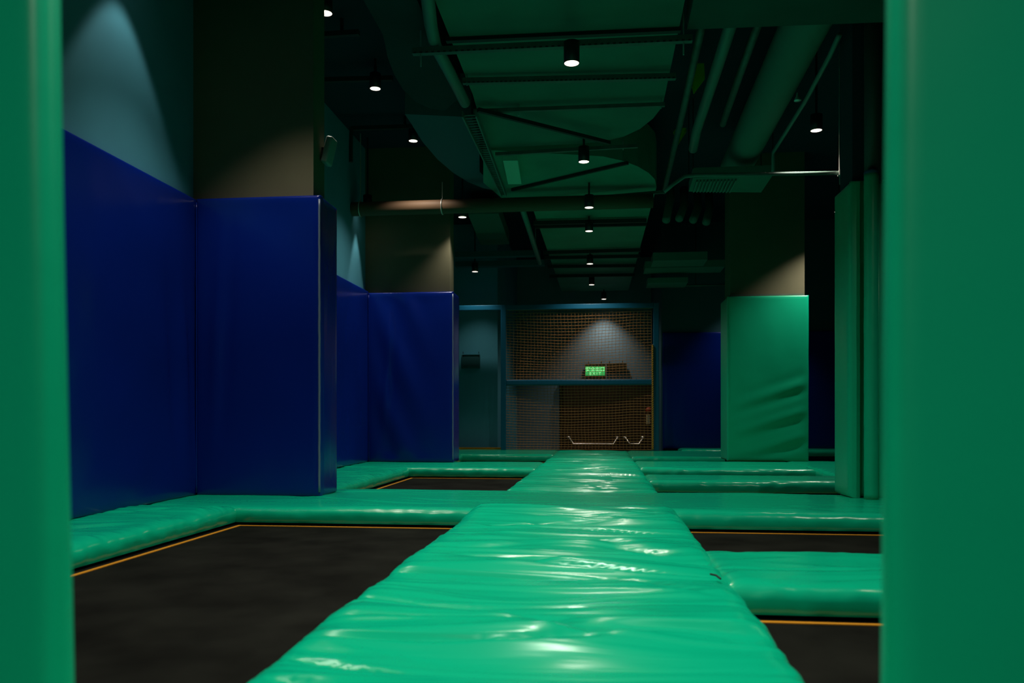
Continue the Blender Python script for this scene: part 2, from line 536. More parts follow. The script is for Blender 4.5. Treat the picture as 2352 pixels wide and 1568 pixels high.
def pillar_pad(px1, yf, yb, h, label, seed):
    root = thing('pillar_pad', label, 'pillar pad', ((WL + px1) / 2, (yf + yb) / 2, 0), BP)
    f = lambda u, v: 0.016 * (math.exp(-((u + 0.34 - 0.05 * v) / 0.03) ** 2) - 0.7 * math.exp(-((u + 0.26 - 0.05 * v) / 0.04) ** 2)) * math.exp(-((v - 1.1) / 0.55) ** 2) + (0.012 * math.sin((u * 3 + v * 1.4) * 5 + seed) * math.exp(-((u + 0.2) / 0.3) ** 2) if seed > 10 else 0)
    L = px1 - WL - 0.06
    obj('front_panel', slab(((WL + 0.06 + px1) / 2, yf, 0), XV, ZV, -YV, L, h, 0.065, 0.022, 0.006, 0.03, seed, f), M['pvc_blue'], root, True)
    obj('side_panel', slab((px1 - 0.06, (yf + yb) / 2, 0), YV, ZV, XV, yb - yf + 0.03, h, 0.06, 0.018, 0.006, 0.03, seed + 3), M['pvc_blue'], root, True)
    pf_ = root.children[0]
    obj('highlight_piping', tube([(px1 - 0.005 + 0.002 * nz(k * .6, seed), yf - 0.058 + 0.002 * nz(k * .6, seed + 5), 0.03 + (h - 0.06) * k / 40) for k in range(41)], 0.0075, 12), M['highlight_piping'], pf_, True)  # pale welt added to draw the bright line along the corner
    obj('highlight_piping', tube([(WL + 0.068, yf - 0.067 + 0.004 * nz(k * .5, seed + 8), 0.02 + (h - 0.05) * k / 40) for k in range(41)], 0.005, 10), M['pvc_blue'], pf_, True)  # pad-blue tube added for the thin highlight at the wall seam
    obj('top_flap', box(WL + 0.06, px1 - 0.03, yf - 0.03, yf + 0.12, h - 0.012, h - 0.002), M['pvc_blue'], root)
    return root


B1X = at(736, 900, Y=5.31).x
pillar_pad(B1X, 5.36, 5.65, 2.03, 'blue vinyl padding wrapped round the near pillar', 8.0)
B2X = at(1041, 880, Y=9.44).x
pillar_pad(B2X, 9.5, 9.83, 2.01, 'blue vinyl padding wrapped round the farther pillar, edge by the plaque', 14.0)
for k in range(3):
    x0 = ax1 + 0.02 + k * 1.15
    lab = ['blue vinyl pad on the far wall right next to the goal post', 'blue vinyl pad on the far wall behind the boxy green column pad',
           'blue vinyl pad on the far wall, seen past the boxy green column'][k]
    tag(obj('wall_pad', slab((x0 + 0.57, Y_END + 0.3, 0.0), XV, ZV, -YV, 1.14, 1.93, 0.05, 0.02, 0.005, 0.06, 20.0 + k), M['pvc_blue'], None, True),
        lab, 'wall pad', BP)

# ------------------------------------------------------------------ green column pads
root = thing('column_pad', 'boxy green vinyl pad wrapped round the farther free pillar', 'column pad', ((G0 + G1) / 2, 10.4, 0))
gx0, gx1 = at(1671, 900, Y=10.13).x, at(1858, 900, Y=10.13).x
gf = lambda u, v: 0.016 * (0.5 + u) * sum(math.sin((v - 0.32 * u - s) * 26) * math.exp(-((v - 0.32 * u - s) / 0.16) ** 2) for s in (0.12, 0.42, 0.75))
obj('front_panel', slab(((gx0 + gx1) / 2, 10.2, 0), XV, ZV, -YV, gx1 - gx0, 2.0, 0.07, 0.02, 0.006, 0.025, 31.0, gf), M['pvc_green_tall'], root, True)
for sx, nm in ((gx0 + 0.06, -XV), (gx1 - 0.06, XV)):
    obj('side_panel', slab((sx, 10.44, 0), YV, ZV, nm, 0.55, 2.0, 0.06, 0.02, 0.006, 0.04, 33.0), M['pvc_green_tall'], root, True)
tr = bmesh.new()
add_bar(tr, (gx0 + 0.05, 10.17, 2.018), (gx1 - 0.05, 10.17, 2.018), 0.012, 0.012)
obj('top_rail', tr, M['steel'], root)

root = thing('column_pad', 'dark green vinyl pad on the near free pillar, behind the foam roll', 'column pad', (C0 + 0.3, 5.7, 0))
cx0 = at(1950, 900, Y=5.62).x
obj('side_panel', slab((cx0 + 0.07, 5.80, 0), YV, ZV, -XV, 0.36, 2.10, 0.07, 0.03, 0.007, 0.03, 41.0), M['pvc_green_tall'], root, True)
obj('front_panel', slab((cx0 + 0.50, 5.72, 0), XV, ZV, -YV, 0.94, 2.12, 0.06, 0.03, 0.006, 0.03, 44.0), M['pvc_green_tall'], root, True)
rx = at(2001, 900, Y=5.53)
root = thing('padded_post', 'round post in a green vinyl foam roll with a blue cap', 'post', (rx.x, 5.53, 0))
rr = 0.044
zt = at(2001, 397, Y=5.53).z
n = 60
bm = bmesh.new()
add_tube(bm, [(rx.x + 0.002 * nz(k * .3, 1), 5.53 + 0.002 * nz(k * .3, 5), 0.0 + (zt - 0.0) * k / n) for k in range(n + 1)],
         [rr * (1 + 0.02 * nz(k * .25, 9)) for k in range(n + 1)], 32)
fr_ = obj('foam_roll', bm, M['pvc_green_tall'], root, True)
obj('seam', tube([(rx.x + 0.040, 5.53 - 0.022, 0.01), (rx.x + 0.040, 5.53 - 0.022, zt - 0.02)], 0.004, 8), M['pvc_green_tall'], fr_, True)
obj('cap', lathe([(0, zt + 0.022), (rr * 0.6, zt + 0.022), (rr * 0.95, zt + 0.012), (rr * 1.03, zt), (rr * 1.03, zt - 0.01)], 32, (rx.x, 5.53, 0)), M['cap_blue'], root, True)
obj('pole', tube([(rx.x + 0.03, 5.585, zt - 0.05), (rx.x + 0.03, 5.585, CZ)], 0.055, 24), M['pole_dark'], root, True)

# two tall pads close to the lens


def near_pad(xe, side, y, label, seed, tilt):
    wdt = 0.42
    zb, zh = 0.02, 2.25
    bm = bmesh.new()
    add_box(bm, 0, wdt, -0.05, 0, 0, zh - zb, bev=0.018)
    bmesh.ops.subdivide_edges(bm, edges=[e for e in bm.edges if e.calc_length() > 0.3], cuts=30, use_grid_fill=True)
    for v in bm.verts:
        v.co.y += 0.006 * nz(v.co.x * 3, v.co.z * 2, seed)
        if side < 0:
            v.co.x = -v.co.x
        v.co.x += math.tan(tilt) * (v.co.z + zb - EYE)
    bmesh.ops.translate(bm, verts=bm.verts, vec=(xe, y, zb))
    return tag(obj('entrance_pad', bm, M['pvc_green_tall'], None, True), label, 'pad', 'tall green pads close to the lens')


near_pad(at(173, 956, Y=0.92).x, -1, 0.92, 'tall blurred green pad close to the lens, before the blue wall pad', 51.0, -math.radians(1.15))
near_pad(at(2014, 956, Y=0.92).x, 1, 0.92, 'tall blurred green pad close to the lens, before the foam roll', 55.0, math.radians(0.5))

# ------------------------------------------------------------------ goal with net
GY = 13.0
gl, gr = at(1157, 900, Y=GY).x, at(1507, 900, Y=GY).x
gt, gm = at(1330, 704, Y=GY).z, at(1330, 878, Y=GY).z
root = thing('goal', 'blue tubular goal frame hung with an orange net, before the brown door', 'goal', ((gl + gr) / 2, GY, 0))
PW = 0.085
for xx in (gl, gr):
    obj('post', box(xx - PW / 2, xx + PW / 2, GY - PW / 2, GY + PW / 2, 0.0, gt + 0.04, bev=0.008), M['goal_blue'], root)
obj('top_bar', box(at(1055, 704, Y=GY).x, gr - PW / 2, GY - 0.04, GY + 0.04, gt - 0.04, gt + 0.04, bev=0.008), M['goal_blue'], root)
obj('middle_bar', box(gl + PW / 2, gr - PW / 2, GY - 0.045, GY + 0.045, gm - 0.045, gm + 0.045, bev=0.02), M['goal_blue'], root)


def net(x0, x1, z0, z1, nx, nzc, sag_y, droop, ph):
    bm = bmesh.new()

    def P(i, j):
        u, v = i / nx, j / nzc
        e = math.sin(PI * u) ** 0.8 * math.sin(PI * v) ** 0.8 if 0 < u < 1 and 0 < v < 1 else 0
        y = GY + sag_y * e
        z = z0 + (z1 - z0) * v - droop * math.sin(PI * min(1, u * 1.15)) * math.sin(PI * v) * 0.9 + 0.006 * nz(u * 6, v * 9, ph) * (0 < v < 1)
        x = x0 + (x1 - x0) * u + 0.012 * nz(u * 5, v * 5, ph + 4) * (0 < u < 1) + 0.02 * math.sin(PI * v) * math.sin(2 * PI * u) * 0.4
        return Vector((x, y, z))
    for j in range(nzc + 1):
        add_tube(bm, [P(i, j) for i in range(0, nx + 1)], 0.0036, 4)
    for i in range(nx + 1):
        add_tube(bm, [P(i, j) for j in range(0, nzc + 1)], 0.0022, 4)
    return bm


obj('upper_net', net(gl + PW / 2, gr - PW / 2 - 0.03, gm + 0.05, gt - 0.045, 42, 25, 0.10, 0.05, 1.0), M['net'], root)
obj('lower_net', net(gl + PW / 2, gr - PW / 2 - 0.03, 0.015, gm - 0.045, 42, 24, 0.07, 0.04, 7.0), M['net'], root)
bm = bmesh.new()
rpx = gr - PW / 2 - 0.014
zz = [0.02 + k * 0.012 for k in range(int((at(1500, 790, Y=GY).z - 0.02) / 0.012))]
for ph in (0, PI):
    add_tube(bm, [(rpx + 0.008 * math.cos(z * 90 + ph), GY - 0.052 + 0.008 * math.sin(z * 90 + ph), z) for z in zz], 0.0095, 6)
obj('rope', bm, M['rope'], root, True)
lash = None
for k in range(30):
    x = gl + PW + (gr - gl - 2 * PW) * k / 29
    if lash is None:
        lash = obj('lashing', tube([(x - 0.014, GY - 0.049, gm + 0.03), (x, GY - 0.02, gm + 0.049), (x + 0.014, GY + 0.03, gm + 0.049)], 0.004, 5), M['goal_blue'], root)
        lx = x
    else:
        c = lash.copy()
        COL.objects.link(c)
        c.parent = root
        c.location = lash.location + Vector((x - lx, 0, 0))

# ------------------------------------------------------------------ door, sign, alarm
dx0 = at(1293, 950, Y=Y_DOOR).x
dxm = at(1428, 950, Y=Y_DOOR).x
dx1 = dxm + 0.66
dz = at(1400, 882, Y=Y_DOOR).z
d = bpy.data.objects.new('door_1', None)
COL.objects.link(d)
d.location = ((dx0 + dx1) / 2, Y_DOOR, FZ)
d['kind'] = 'structure'
obj('door_frame', prism([(dx0 - 0.06, Y_DOOR - 0.05), (dx1 + 0.06, Y_DOOR - 0.05), (dx1 + 0.06, Y_DOOR - 0.001), (dx0 - 0.06, Y_DOOR - 0.001)], FZ, dz + 0.05), M['door'], d)
for a, b in ((dx0, dxm - 0.004), (dxm + 0.004, dx1)):
    obj('door_leaf', box(a, b, Y_DOOR - 0.09, Y_DOOR - 0.051, FZ, dz, bev=0.004), M['door'], d)
for a, b in ((1307, 1419), (1436, 1478)):
    pl, pr = at(a, 1004, Y=Y_DOOR - 0.15), at(b, 1004, Y=Y_DOOR - 0.15)
    zl = at(a, 1019, Y=Y_DOOR - 0.15).z
    bm = bmesh.new()
    s = 0.09
    add_tube(bm, [(pl.x, Y_DOOR - 0.09, pl.z), (pl.x, Y_DOOR - 0.15, pl.z), (pl.x + s, Y_DOOR - 0.19, zl),
                  (pr.x - s, Y_DOOR - 0.19, zl), (pr.x, Y_DOOR - 0.15, pr.z), (pr.x, Y_DOOR - 0.09, pr.z)], 0.015, 10)
    for q in (pl, pr):
        add_box(bm, q.x - 0.045, q.x + 0.02, Y_DOOR - 0.13, Y_DOOR - 0.085, q.z - 0.02, q.z + 0.02)
    obj('push_bar', bm, M['chrome'], d, True)

SY = Y_DOOR - 0.10
sl, sr = at(1343, 850, Y=SY), at(1391, 850, Y=SY)
st, sb = at(1360, 835, Y=SY).z, at(1360, 868, Y=SY).z
root = thing('exit_sign', 'glowing green exit sign above the brown door, seen through the net', 'sign', (sl.x, SY, sb))
obj('housing', box(sl.x, sr.x, SY, Y_DOOR - 0.03, sb, st, bev=0.006), M['sign_dark'], root)
pn = obj('lit_panel', box(sl.x + 0.014, sr.x - 0.014, SY - 0.006, SY, at(1360, 862, Y=SY).z, at(1360, 841, Y=SY).z), M['sign_green'], root)
for txt, yy, size in (('\u5b89\u5168\u51fa\u53e3', 851.8, 0.097), ('EXIT', 861.2, 0.082)):
    cu = bpy.data.curves.new('lettering', 'FONT')
    cu.body = txt
    cu.size = size
    cu.align_x = 'CENTER'
    cu.extrude = 0.001
    cu.materials.append(M['sign_light'])
    if txt == 'EXIT':
        cu.space_character = 1.5
    fc = bpy.data.objects.new('lettering_curve', cu)
    me = bpy.data.meshes.new_from_object(fc)
    me.materials.clear()
    me.materials.append(M['sign_light'])
    bpy.data.objects.remove(fc)
    fo = bpy.data.objects.new('lettering', me)
    COL.objects.link(fo)
    fo.parent = pn
    wp = Vector(((sl.x + sr.x) / 2, SY - 0.009, at(1360, yy, Y=SY).z))
    fo.location = wp - Vector(root.location) - Vector(pn.location)
    fo.rotation_euler = (PI / 2, 0, 0)
for px in (1352, 1381):
    q = at(px, 834, Y=SY + 0.03)
    obj('hanger', tube([(q.x, SY + 0.03, st - 0.01), (q.x, SY + 0.03, st + 0.045), (q.x, Y_DOOR - 0.005, st + 0.045)], 0.008, 6), M['sign_dark'], root)
el, er = at(1393, 842, Y=SY), at(1440, 842, Y=SY)
root = thing('emergency_light', 'unlit dark emergency sign box beside the glowing green exit sign', 'sign', (el.x, SY, at(1400, 851, Y=SY).z))
obj('housing', box(el.x, er.x, SY, Y_DOOR - 0.03, at(1400, 850, Y=SY).z, at(1400, 834, Y=SY).z, bev=0.008), M['sign_dark'], root)
obj('metal_edge', box(el.x - 0.012, el.x + 0.006, SY - 0.02, SY, at(1400, 854, Y=SY).z, at(1400, 837, Y=SY).z), M['zinc'], root)
for px in (1400, 1430):
    q = at(px, 834, Y=SY + 0.03)
    obj('hanger', tube([(q.x, SY + 0.03, q.z - 0.01), (q.x, SY + 0.03, q.z + 0.045), (q.x, Y_DOOR - 0.005, q.z + 0.045)], 0.008, 6), M['sign_dark'], root)

AYY = Y_DOOR - 0.16
q = at(1490, 942, Y=AYY)
root = thing('alarm_bell', 'round red alarm bell by the goal post', 'alarm bell', (q.x, AYY, q.z))
bm = lathe([(0, 0.05), (0.03, 0.048), (0.055, 0.03), (0.062, 0.0), (0.02, -0.02), (0, -0.02)], 24)
bmesh.ops.rotate(bm, verts=bm.verts, matrix=Matrix.Rotation(PI / 2, 3, 'X'))
bmesh.ops.translate(bm, verts=bm.verts, vec=q)
obj('gong', bm, M['red'], root, True)
obj('bracket', box(q.x - 0.02, q.x + 0.02, AYY + 0.01, Y_DOOR - 0.09, q.z - 0.02, q.z + 0.02), M['sign_dark'], root)
q = at(1489, 962, Y=AYY)
root = thing('call_box', 'small cream call box below the red alarm bell', 'call box', (q.x, AYY, q.z))
z0, z1 = at(1489, 974, Y=AYY).z, at(1489, 951, Y=AYY).z
obj('housing', box(q.x - 0.04, q.x + 0.04, AYY - 0.01, Y_DOOR - 0.09, z0, z1, bev=0.006), M['cream'], root)
obj('front_plate', box(q.x - 0.012, q.x + 0.015, AYY - 0.016, AYY - 0.01, z0 + 0.03, z1 - 0.03), M['zinc'], root)

a, b = at(1061, 808, Y=Y_END), at(1103, 846, Y=Y_END)
root = thing('wall_plaque', 'dark rectangular plaque on the blue-grey end wall', 'plaque', ((a.x + b.x) / 2, Y_END, b.z))
obj('panel', box(a.x, b.x, Y_END - 0.03, Y_END - 0.001, b.z + 0.04, a.z - 0.05), M['plaque'], root)
obj('lower_rail', box(a.x, b.x, Y_END - 0.06, Y_END - 0.001, b.z, b.z + 0.04, bev=0.006), M['plaque'], root)
obj('upper_rail', box(a.x + 0.02, b.x - 0.01, Y_END - 0.045, Y_END - 0.001, a.z - 0.05, a.z - 0.035), M['wall_paint'], root)
for xx in (a.x + 0.025, b.x - 0.02):
    obj('hook', tube([(xx, Y_END - 0.03, a.z - 0.09), (xx, Y_END - 0.03, a.z)], 0.006, 6), M['steel_dark'], root)

# ------------------------------------------------------------------ ceiling ducts
DZ = 3.05                              # underside of the main duct
DUCT_TOP = 3.55
arc = lambda cx, cy, r, t0, t1, n=14: [(cx + r * math.cos(t0 + (t1 - t0) * k / n), cy + r * math.sin(t0 + (t1 - t0) * k / n)) for k in range(n + 1)]


def px_poly(pts, Z):
    return [tuple(at(x, y, Z=Z).xy) for x, y in pts]


near_edge = -1.0
root = thing('air_duct', 'wide flat air duct overhead, nearest the camera, with a rounded far corner', 'duct', (-0.2, 4, DZ))
nearp = [(0.53, near_edge)] + px_poly([(1528, 215), (1521, 245), (1500, 272), (1470, 296), (1432, 314), (1385, 325), (1330, 330)], DZ) \
    + px_poly([(1120, 340)], DZ) + [(-1.0, 6.3), (-1.0, near_edge)]
obj('duct_body', prism(nearp, DZ, DUCT_TOP), M['duct'], root)
fl = bmesh.new()
for (xa, ya, xb, yb) in ((1025, 92, 1563, 68),):
    add_bar(fl, at(xa, ya, Z=DZ - 0.01), at(xb, yb, Z=DZ - 0.01), 0.04, 0.03)
obj('duct_flange', fl, M['steel_dark'], root)
root = thing('air_duct', 'long flat air duct overhead running away above the goal', 'duct', (-0.2, 12, DZ))
farp = px_poly([(1508, 430), (1504, 412), (1490, 398), (1465, 383), (1430, 370), (1385, 360), (1300, 355), (1200, 350), (1110, 345)], DZ) \
    + px_poly([(1110, 420), (1160, 462)], DZ) + [(-0.83, 9.6), (-0.80, 16.4), (0.53, 16.4)]
obj('duct_body', prism(farp, DZ + 0.004, DUCT_TOP), M['duct_far_lit'], root)
root = thing('air_duct', 'dark insulated duct with a rounded corner beside the wide overhead duct', 'duct', (-1.3, 4, DZ))
darkp = [(-1.12, near_edge), (-1.12, 6.4)] + px_poly([(1020, 255), (985, 248), (955, 234), (925, 205), (905, 170), (890, 130), (880, 80)], DZ + 0.03) + [(-1.42, near_edge)]
obj('duct_body', prism(darkp, DZ + 0.03, DUCT_TOP), M['duct_dark'], root)
root = thing('air_duct', 'duct elbow tinted with the blue wall bounce, beyond the dark rounded duct', 'duct', (-1.3, 8, DZ + 0.1))
bluep = px_poly([(1150, 440), (1110, 432), (1075, 418), (1040, 396), (1005, 366), (970, 325), (945, 285), (930, 262)], DZ + 0.12) + [(p_[0] - 0.03, p_[1]) for p_ in px_poly([(1090, 300), (1108, 345), (1108, 420), (1156, 462)], DZ)]
obj('duct_body', prism(bluep, DZ + 0.12, DUCT_TOP), M['duct_blue_bounce'], root)

# soffit duct crossing at the top of the view
root = thing('cross_duct', 'broad flat duct crossing overhead before the round duct', 'duct', (1.6, 4.5, 3.0))
SZ = 3.0
c1, c2 = at(1578, 68, Z=SZ), at(2060, 50, Z=SZ)
obj('duct_body', prism([(c1.x, c1.y), (c2.x, c2.y), (c2.x, 1.0), (c1.x, 1.0)], SZ, CZ), M['soffit'], root)

ST = 'steel struts under the overhead ducts'


def strut(x0, y0, x1, y1, Z, wd=0.041, ht=0.04, rods=(0.03, 0.97), label='', m='steel', holes=False):
    p, q = at(x0, y0, Z=Z), at(x1, y1, Z=Z)
    root = thing('strut', label, 'strut', tuple((p + q) / 2), ST)
    bm = bmesh.new()
    add_bar(bm, p, q, wd, ht)
    obj('channel', bm, M[m], root)
    if holes:
        bm = bmesh.new()
        n = 46
        for k in range(n):
            c = p.lerp(q, (k + 0.5) / n)
            add_box(bm, c.x - 0.009, c.x + 0.009, c.y - wd / 2 - 0.002, c.y - wd / 2 + 0.002, c.z - ht / 2, c.z - ht / 2 + 0.010)
        obj('slot', bm, M['steel_dark'], root)['kind'] = 'stuff'
    for f in rods:
        c = p.lerp(q, f)
        obj('hanger_rod', tube([(c.x, c.y, c.z - 0.10 if f in (0.03, 0.97) else c.z - 0.03), (c.x, c.y, DZ + 0.028 if label.startswith('nearest') and f == 0.03 else CZ if f in (0.03, 0.97) else DZ - 0.002)], 0.005, 6), M['zinc'], root)
    return root


strut(948, 119, 1590, 89, DZ - 0.11, label='nearest slotted strut crossing under the wide duct', holes=True)
strut(1063, 187, 1552, 176, DZ - 0.05, label='second strut from the nearest, under the wide duct', rods=(0.02,), holes=True)
strut(1088, 256, 1527, 240, DZ - 0.05, 0.03, 0.03, label='thin strut under the rounded duct corner', rods=(0.98,))
strut(1138, 354, 1465, 335, DZ - 0.06, 0.03, 0.03, label='strut above the second downlight of the middle row', rods=(0.9,))
strut(1165, 470, 1530, 440, DZ - 0.06, 0.03, 0.03, label='strut just beyond the long dark pipe', rods=())
for k, (ya, yb, xa, xb) in enumerate(((512, 506, 1225, 1485), (520, 514, 1228, 1485), (580, 574, 1248, 1472), (592, 588, 1250, 1470), (612, 610, 1258, 1462), (634, 631, 1262, 1458))):
    strut(xa, ya, xb, yb, DZ - 0.04, 0.04, 0.05, rods=(), m='steel_dark',
          label='%s of the six dark struts under the far duct, counted from the near end' % ['first', 'second', 'third', 'fourth', 'fifth', 'sixth'][k])
for (xa, ya, xb, yb, lab) in ((1098, 252, 1400, 328, 'dark diagonal brace descending under the rounded duct corner'),
                              (1176, 436, 1442, 374, 'dark diagonal brace rising under the second duct')):
    tag(obj('brace', bar(at(xa, ya, Z=DZ - (0.088 if ya < 300 else 0.014)), at(xb, yb, Z=DZ - (0.088 if ya < 300 else 0.014)), 0.03, 0.03), M['steel_dark']), lab, 'brace')
# ladder tray beside the duct
root = thing('cable_tray', 'narrow perforated cable tray along the edge of the second duct', 'cable tray', tuple(at(1110, 360, Z=DZ - 0.08)))
p, q = at(1062, 262, Z=DZ - 0.08), at(1152, 448, Z=DZ - 0.08)
bm = bmesh.new()
add_bar(bm, p, q, 0.012, 0.05)
add_bar(bm, p + Vector((0.11, 0, 0)), q + Vector((0.05, 0, 0)), 0.012, 0.05)
obj('side_rail', bm, M['pipe_grey'], root)
for k in range(40):
    c = p.lerp(q, (k + .5) / 40)
    obj('rung', bar(c, c + Vector((0.11 - 0.06 * k / 40, 0, 0)), 0.02, 0.008), M['steel'], root)

PIPE = 'pipes under the ceiling'


def pipe(pts, r, m, label, seg=14, group=PIPE):
    return tag(obj('pipe', tube(pts, r, seg), M[m], None, True), label, 'pipe', group)


Z1 = DZ - 0.045
pipe([at(976, -60, Z=Z1), at(984, 10, Z=Z1), at(990, 60, Z=Z1), at(1000, 105, Z=Z1), at(1035, 170, Z=Z1), at(1068, 236, Z=Z1)], 0.042, 'pipe_grey',
     'pale grey pipe along the edge of the wide near duct')
q_ = pipe([at(1200, 480, Z=DZ - 0.1), at(1218, 535, Z=DZ - 0.1), at(1240, 604, Z=DZ - 0.1)], 0.035, 'pipe_grey', 'pale grey pipe along the edge of the far duct')
e_ = at(1230, 572, Z=DZ - 0.1)
obj('hanger_rod', tube([e_, (e_.x, e_.y, CZ)], 0.005, 6), M['zinc'], q_)
# the long brown pipe across the hall
YP = 9.0
p0, p1, p2 = at(752, 480, Y=YP), at(1040, 474, Y=YP), at(1500, 462, Y=YP)
p0 = Vector((p0.x - 1.2, YP, p1.z))
p2 = Vector((p2.x, YP, p1.z))
root = thing('long_pipe', 'thick brown pipe crossing above the blue wall pads', 'pipe', tuple((p0 + p2) / 2), PIPE)
obj('pipe_run', tube([p0.lerp(p2, k / 8) for k in range(9)], 0.078, 24), M['pipe_brown'], root, True)
for xx in (828, 1016):
    c = at(xx, 475, Y=YP)
    bm = bmesh.new()
    add_tube(bm, [(c.x, YP - 0.084 * math.sin(t_), p1.z + 0.084 * math.cos(t_)) for t_ in [2 * PI * k / 20 for k in range(21)]], 0.007, 6, False)
    cl_ = obj('pipe_clamp', bm, M['zinc'], root, True)
    obj('clamp_rod', tube([(c.x, YP, p1.z + 0.084), (c.x, YP, CZ if xx < 900 else DZ + 0.12)], 0.006, 6), M['zinc'], cl_)

# ------------------------------------------------------------------ downlights
LAMP_GROUP = 'black cylinder downlights'


def make_lamp():
    o = thing('downlight', 'downlight', 'lamp', (0, 0, 0), LAMP_GROUP)
    R, Hc = 0.050, 0.135
    obj('housing', lathe([(0, Hc), (R, Hc), (R, 0.0), (R - 0.003, 0.0), (R - 0.004, 0.002)], 32), M['lamp_black'], o, True)
    obj('reflector', lathe([(R - 0.004, 0.002), (R * 0.8, 0.022), (R * 0.55, 0.045)], 32), M['lamp_reflector'], o, True)
    obj('lens', lathe([(R * 0.56, 0.044), (R * 0.3, 0.040), (0, 0.039)], 32), M['lamp_lens'], o, True)
    return o


proto = None


def lamp(pos, label, watts=1.0, spread=84, blend=0.55, top=CZ):
    global proto
    if proto is None:
        o = proto = make_lamp()
    else:
        o = proto.copy()
        COL.objects.link(o)
        for ch in [c for c in proto.children if c.type == 'MESH']:
            k = ch.copy()
            COL.objects.link(k)
            k.parent = o
    o.location = pos
    o['label'] = label
    sb_ = tube([(0, 0, 0.135), (0, 0, top - pos[2])], 0.010, 8)
    bmesh.ops.translate(sb_, verts=sb_.verts, vec=pos)
    obj('stem', sb_, M['lamp_black'], o)
    li = bpy.data.lights.new('lamp_light', 'SPOT')
    li.energy = LAMP_W * watts
    li.color = LAMP_COL
    li.spot_size = math.radians(spread)
    li.spot_blend = blend
    li.shadow_soft_size = 0.03
    lo = bpy.data.objects.new('lamp_light', li)
    COL.objects.link(lo)
    lo.parent = o
    lo.location = (0, 0, -0.01)
    return o


LZ = 2.78
ROW = [(1313, 146), (1341, 372), (1353, 477), (1353, 531), (1355, 606), (1359, 654), (1387, 687)]
ORD = ['nearest', 'second', 'third', 'fourth', 'fifth', 'sixth', 'farthest']
for k, (x, y) in enumerate(ROW):
    lamp(at(x, y, Z=LZ if k in (0, 2) else LZ + (0.05 if k == 1 else 0.08)), '%s black cylinder downlight of the middle row under the ducts' % ORD[k],
         [0.42, 0.42, 0.38, 0.38, 0.25, 0.22, 0.23][k], 128 if k < 6 else 96, 1.0 if k < 6 else 0.8, DZ - 0.001 if k > 1 else DZ - (0.13, 0.001)[k])
lamp(Vector((-0.12, 3.1, LZ)), 'black cylinder downlight overhead, just before the nearest visible one', 0.75, 122, 1.0, DZ - 0.001)
lamp(Vector((-0.12, 1.1, LZ)), 'black cylinder downlight directly above the viewpoint', 0.85, 122, 1.0, DZ - 0.001)
lamp(Vector((-0.12, -1.2, LZ)), 'black cylinder downlight added behind the viewpoint as frontal fill', 1.0, 140, 1.0, DZ - 0.001)  # added fill light for surfaces that face the camera
WZ = 3.48
LW = [(748, 31, WZ, 0.30), (862, 204, WZ, 0.30), (949, 324, WZ, 0.45), (1062, 499, 2.86, 0.16), (1091, 624, 2.84, 0.15)]
WLAB = ['black cylinder downlight half hidden by the near pillar', 'second black downlight of the wall row, on a dark track',
        'third black downlight of the wall row, above the brown pipe', 'small black downlight just under the brown pipe end', 'small black downlight before the blue-grey end wall']
for (x, y, Z, wt), lb in zip(LW, WLAB):
    lamp(at(x, y, Z=Z), lb, wt, {949: 98, 1062: 104, 1091: 90}.get(x, 74), 0.9, 3.59 if x == 949 else CZ)
lamp(Vector((-1.95, 4.55, WZ)), 'black cylinder downlight before the face of the near pillar, above the view', 0.5, 84, 0.8)
lamp(Vector((-1.95, 3.1, WZ)), 'black cylinder downlight over the nearest trampoline', 0.5, 90, 0.9)
lamp(Vector((-2.56, 4.5, 3.38)), 'black cylinder downlight close above the long blue wall pad', 0.10, 66, 0.3)
lamp(Vector((-2.68, 9.14, 2.95)), 'black cylinder downlight close to the wall, behind the brown pipe', 0.12, 46, 0.35)
lamp(Vector((2.3, 13.15, 2.9)), 'black cylinder downlight hidden behind the grey-brown square pillar', 0.2, 90, 0.8)
lamp(at(1875, 300, Z=3.0), 'black cylinder downlight over the far corner, beside the near dark pillar', 0.22, 96, 0.9)
lamp(Vector((2.72, 9.75, 2.9)), 'black cylinder downlight hidden behind the near dark pillar', 0.55, 112, 0.8)
lamp(Vector((2.2, 3.3, 2.95)), 'black cylinder downlight added unseen behind the tall pad to brighten the foam roll', 0.4, 140, 0.9)  # extra out-of-view lamp, added only to lift the foam roll

# tracks the wall-row lamps hang from
for (xa, ya, xb, yb, xs, y0, lab) in ((745, 80, 825, 75, 785, 58, 'short dark lamp track beside the near pillar'),
                                      (745, 184, 902, 180, 862, 165, 'dark lamp track over the second wall-row downlight'),
                                      (808, 295, 962, 290, 930, 276, 'dark lamp track over the third wall-row downlight')):
    Z = 3.62
    root = thing('lamp_track', lab, 'lamp track', tuple(at(xs, ya, Z=Z)), 'dark lamp tracks')
    obj('rail', bar(at(xa, ya, Z=Z), at(xb, yb, Z=Z), 0.04, 0.04), M['steel_dark'], root)
    q = at(xs, ya, Z=Z)
    obj('drop_rod', tube([q, (q.x, q.y, CZ)], 0.015, 8), M['steel_dark'], root)
tag(obj('drop_pipe', tube([at(807, 292, Z=3.62), at(806, 335, Y=at(807, 292, Z=3.62).y), at(806, 372, Y=at(807, 292, Z=3.62).y)], 0.022, 10), M['steel_dark']),
    'short dark pipe hanging down at the end of the third lamp track', 'pipe', PIPE)

